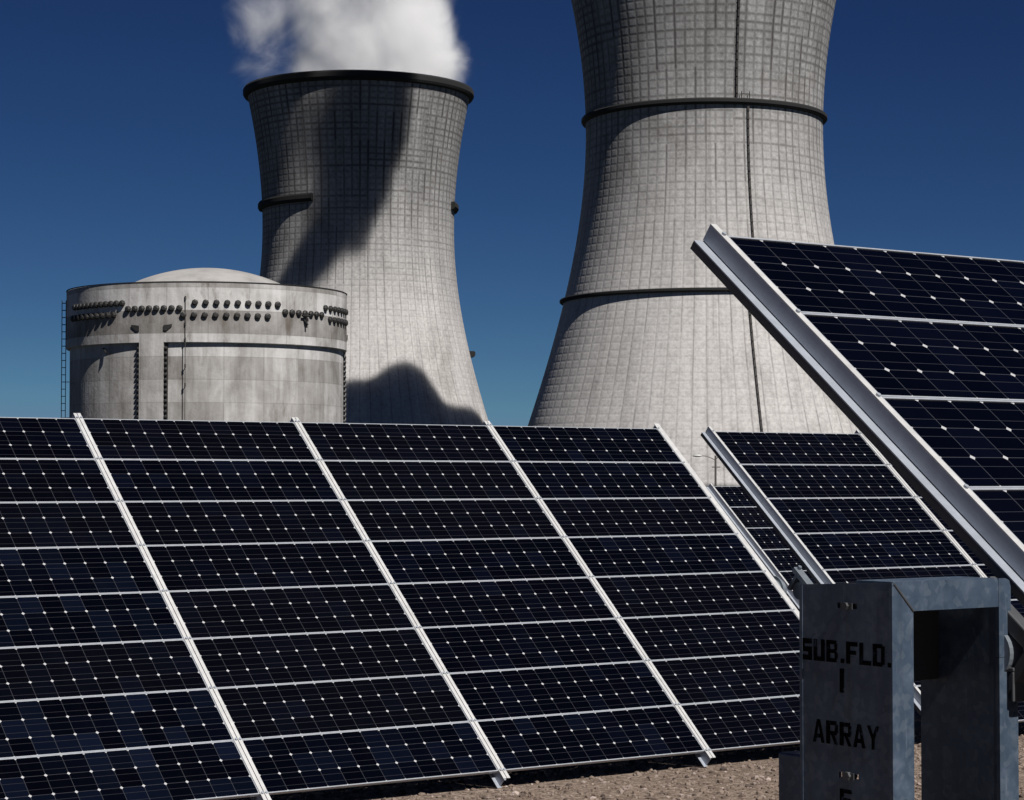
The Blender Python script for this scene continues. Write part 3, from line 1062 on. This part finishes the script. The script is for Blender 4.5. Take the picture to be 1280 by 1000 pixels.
# ------------------------------------------------------------------ street lamp beyond the arrays
dl = 250.0
pl = place(894.3, dl)
lamp = empty('street_lamp', (pl.x, pl.y, GPLANT), (0, 0, math.atan2(rh.y, rh.x)))
tag(lamp, 'small street lamp seen against the nearer cooling tower between two arrays', 'street lamp')
hl = 4.75
bm = bmesh.new()
tube(bm, (0, 0, 0), (0, 0, hl), 0.13, 0.11, seg=10)
tube(bm, (-0.42, 0, hl - 1.3), (0.55, 0, hl - 1.3), 0.06, seg=8)
bm_obj('pole', bm, M_LAMP, lamp)
bm = bmesh.new()
pts = [(0, hl - 0.55), (-0.45, hl - 0.28), (-1.1, hl - 0.05), (-1.6, hl - 0.02)]
for i in range(3): tube(bm, (pts[i][0], 0, pts[i][1]), (pts[i + 1][0], 0, pts[i + 1][1]), 0.055, seg=8)
tube(bm, (0, 0, hl - 0.45), (0.35, 0, hl - 0.1), 0.05, seg=8)
bm_obj('arm', bm, M_LAMP, lamp)
bm = bmesh.new()
bmesh.ops.create_icosphere(bm, subdivisions=3, radius=1.0)
for v in bm.verts:
    v.co.x *= 0.56; v.co.y *= 0.26
    v.co.z *= 0.19 if v.co.z > 0 else 0.12
bmesh.ops.translate(bm, verts=bm.verts, vec=(-2.05, 0, hl - 0.04))
bm_obj('lamp_head', bm, M_LAMPHEAD, lamp, smooth=True)


# ------------------------------------------------------------------ gravel
bm = bmesh.new()
tl = bm.faces.layers.float.new('tint')
ico = [(0, 0, 1)] + [(0.894 * math.cos(R_(72 * i)), 0.894 * math.sin(R_(72 * i)), 0.447) for i in range(5)] + \
      [(0.894 * math.cos(R_(72 * i + 36)), 0.894 * math.sin(R_(72 * i + 36)), -0.447) for i in range(5)]
icf = [(0, 1 + i, 1 + (i + 1) % 5) for i in range(5)] + [(1 + i, 6 + i, 1 + (i + 1) % 5) for i in range(5)] + \
      [(1 + (i + 1) % 5, 6 + i, 6 + (i + 1) % 5) for i in range(5)]
for k in range(9000):
    f_ = random.uniform(8.6, 12.6)
    r_ = random.uniform(-1.6, 3.1)
    p = fh * f_ + rh * r_
    s = 0.0045 + 0.014 * random.random() ** 3.2
    q = Matrix.Rotation(random.uniform(0, 6.28), 3, 'Z') @ Matrix.Rotation(random.uniform(-.5, .5), 3, 'X')
    sx, sy, sz = s * random.uniform(.8, 1.5), s * random.uniform(.7, 1.2), s * random.uniform(.45, .9)
    cz = ground_z(p.y) + sz * 0.25
    vs = [bm.verts.new(Vector((p.x, p.y, cz)) + q @ Vector((a * sx * random.uniform(.8, 1.15), b * sy * random.uniform(.8, 1.15), c * sz))) for a, b, c in ico]
    tnt = min(1, max(0, random.gauss(0.45, 0.25)))
    for f in icf:
        fc = bm.faces.new([vs[i] for i in f])
        fc[tl] = tnt
tag(bm_obj('gravel', bm, M_STONE), kind='stuff')


# ------------------------------------------------------------------ steam
def steam(name, origin, puffs, label, dens, nscale, thr, gain, amp, power=1.0):
    """puffs: (x,y,z,r,weight) world offsets from origin"""
    bm = bmesh.new()
    for x, y, z, r, wt in puffs:
        g = bmesh.ops.create_icosphere(bm, subdivisions=3, radius=r * 1.02)
        bmesh.ops.translate(bm, verts=g['verts'], vec=(x, y, z))
    me = bpy.data.meshes.new(name)
    bm.to_mesh(me)
    bm.free()
    tmp = bpy.data.objects.new('steam_hull', me)
    col.objects.link(tmp)
    md = tmp.modifiers.new('remesh', 'REMESH')
    md.mode = 'VOXEL'
    md.voxel_size = 2.2
    dg = bpy.context.evaluated_depsgraph_get()
    me2 = bpy.data.meshes.new_from_object(tmp.evaluated_get(dg))
    bpy.data.objects.remove(tmp)
    n = N(name + '_vapour')
    n.t.nodes.remove(n.b)
    oc = n.coord('Object')
    big = n.noise(oc, nscale, 8, 0.70, 0.5)
    field = None
    for x, y, z, r, wt in puffs:
        vm = n.t.nodes.new('ShaderNodeVectorMath')
        vm.operation = 'DISTANCE'
        n.t.links.new(oc, vm.inputs[0])
        vm.inputs[1].default_value = (x, y, z)
        g = n.math('MULTIPLY', n.math('SUBTRACT', 1.0, n.math('DIVIDE', vm.outputs['Value'], r), clamp=True), wt)
        field = g if field is None else n.math('ADD', field, g)
    field = n.math('MINIMUM', field, 1.0)
    k = n.math('MULTIPLY', n.math('SUBTRACT', n.math('ADD', field, n.math('MULTIPLY', n.math('SUBTRACT', big, 0.5), amp)), thr), gain, clamp=True)
    k = n.math('MULTIPLY', n.math('POWER', k, power), n.smooth(field, 0.0, 0.12))
    pv = n.t.nodes.new('ShaderNodeVolumePrincipled')
    pv.inputs['Color'].default_value = (0.998, 0.998, 0.998, 1)
    pv.inputs['Anisotropy'].default_value = -0.3
    n.put(pv.inputs['Density'], n.math('MULTIPLY', k, dens))
    n.t.links.new(pv.outputs[0], n.out.inputs['Volume'])
    o = link(name, me2, n.m, None, origin)
    me2.materials.clear(); me2.materials.append(n.m)
    tag(o, label, 'steam', 'steam plumes over the cooling towers')
    return o


def cam_off(dx, df, dz):
    v = rh * dx + fh * df
    return (v.x, v.y, dz)


P1 = [(*cam_off(x, f, z), r, wt) for x, f, z, r, wt in (
    (3, 0, -6, 40, 1.0), (8, 0, 10, 30, 1.5), (6, -4, 30, 30, 1.6), (5, 0, 58, 34, 1.4), (-12, 3, 22, 28, 0.62), (21, 0, 12, 33, 0.56),
    (-30, 0, 16, 24, 0.46), (-24, 0, 40, 30, 0.55), (20, 0, 44, 35, 0.58), (-40, 2, 30, 18, 0.42), (-38, 0, 8, 16, 0.36))]
steam('steam_plume', (L1.x, L1.y, GPLANT + 129.0), P1, 'white steam plume billowing out of the farther cooling tower, fraying to the left', 0.52, 0.045, 0.53, 0.78, 2.0, 1.95)


# second tower's plume drifts off above the picture; it throws the cloud shadows on the first tower
def shade_from(px, z, along):
    lat = (px - 447.5) / FOC * d1
    R = rad1(z)
    dep = -math.sqrt(max(R * R - lat * lat, 0.0))
    P = Vector((L1.x, L1.y, GPLANT + z)) + rh * lat + fh * dep
    return P + SUN * (along / math.hypot(SUN.x, SUN.y))


O2 = Vector((L2.x, L2.y, GPLANT + 133.0))
P2 = []


def puff2(px, z, r, wt, along=175):
    c = shade_from(px, z, along) - O2
    P2.append((c.x, c.y, c.z, r, wt))


# dense low billow
for q in ((514, 24, 15), (490, 20, 14), (462, 18, 14), (440, 17, 15), (534, 19, 13), (556, 13, 14), (580, 12, 14), (606, 10, 15), (500, -2, 24), (448, -5, 24),
          (560, -8, 22), (615, -8, 20)):
    puff2(q[0], q[1], q[2], 5.0)
# trailing wisps: a dark core and thin mottled veils left of it
for q in ((482, 126, 19, 1.0), (478, 111, 18, 1.0), (466, 98, 17, 0.95), (448, 87, 16, 0.9), (424, 78, 15, 0.85), (398, 71, 13, 0.85), (374, 64, 11, 0.9),
          (436, 122, 15, 0.60), (412, 106, 14, 0.56), (385, 122, 14, 0.62), (360, 112, 13, 0.58), (342, 122, 13, 0.6), (352, 98, 12, 0.5), (392, 92, 12, 0.5),
          (330, 108, 12, 0.6)):
    puff2(*q)
for c, r in ((cam_off(0, 0, 0), 22), (cam_off(8, 0, 26), 22), (cam_off(18, 2, 52), 22)): P2.append((*c, r, 1.0))
steam('steam_plume', O2, P2, 'steam drifting from the nearer cooling tower above the top of the picture', 0.24, 0.085, 0.45, 2.2, 1.9)
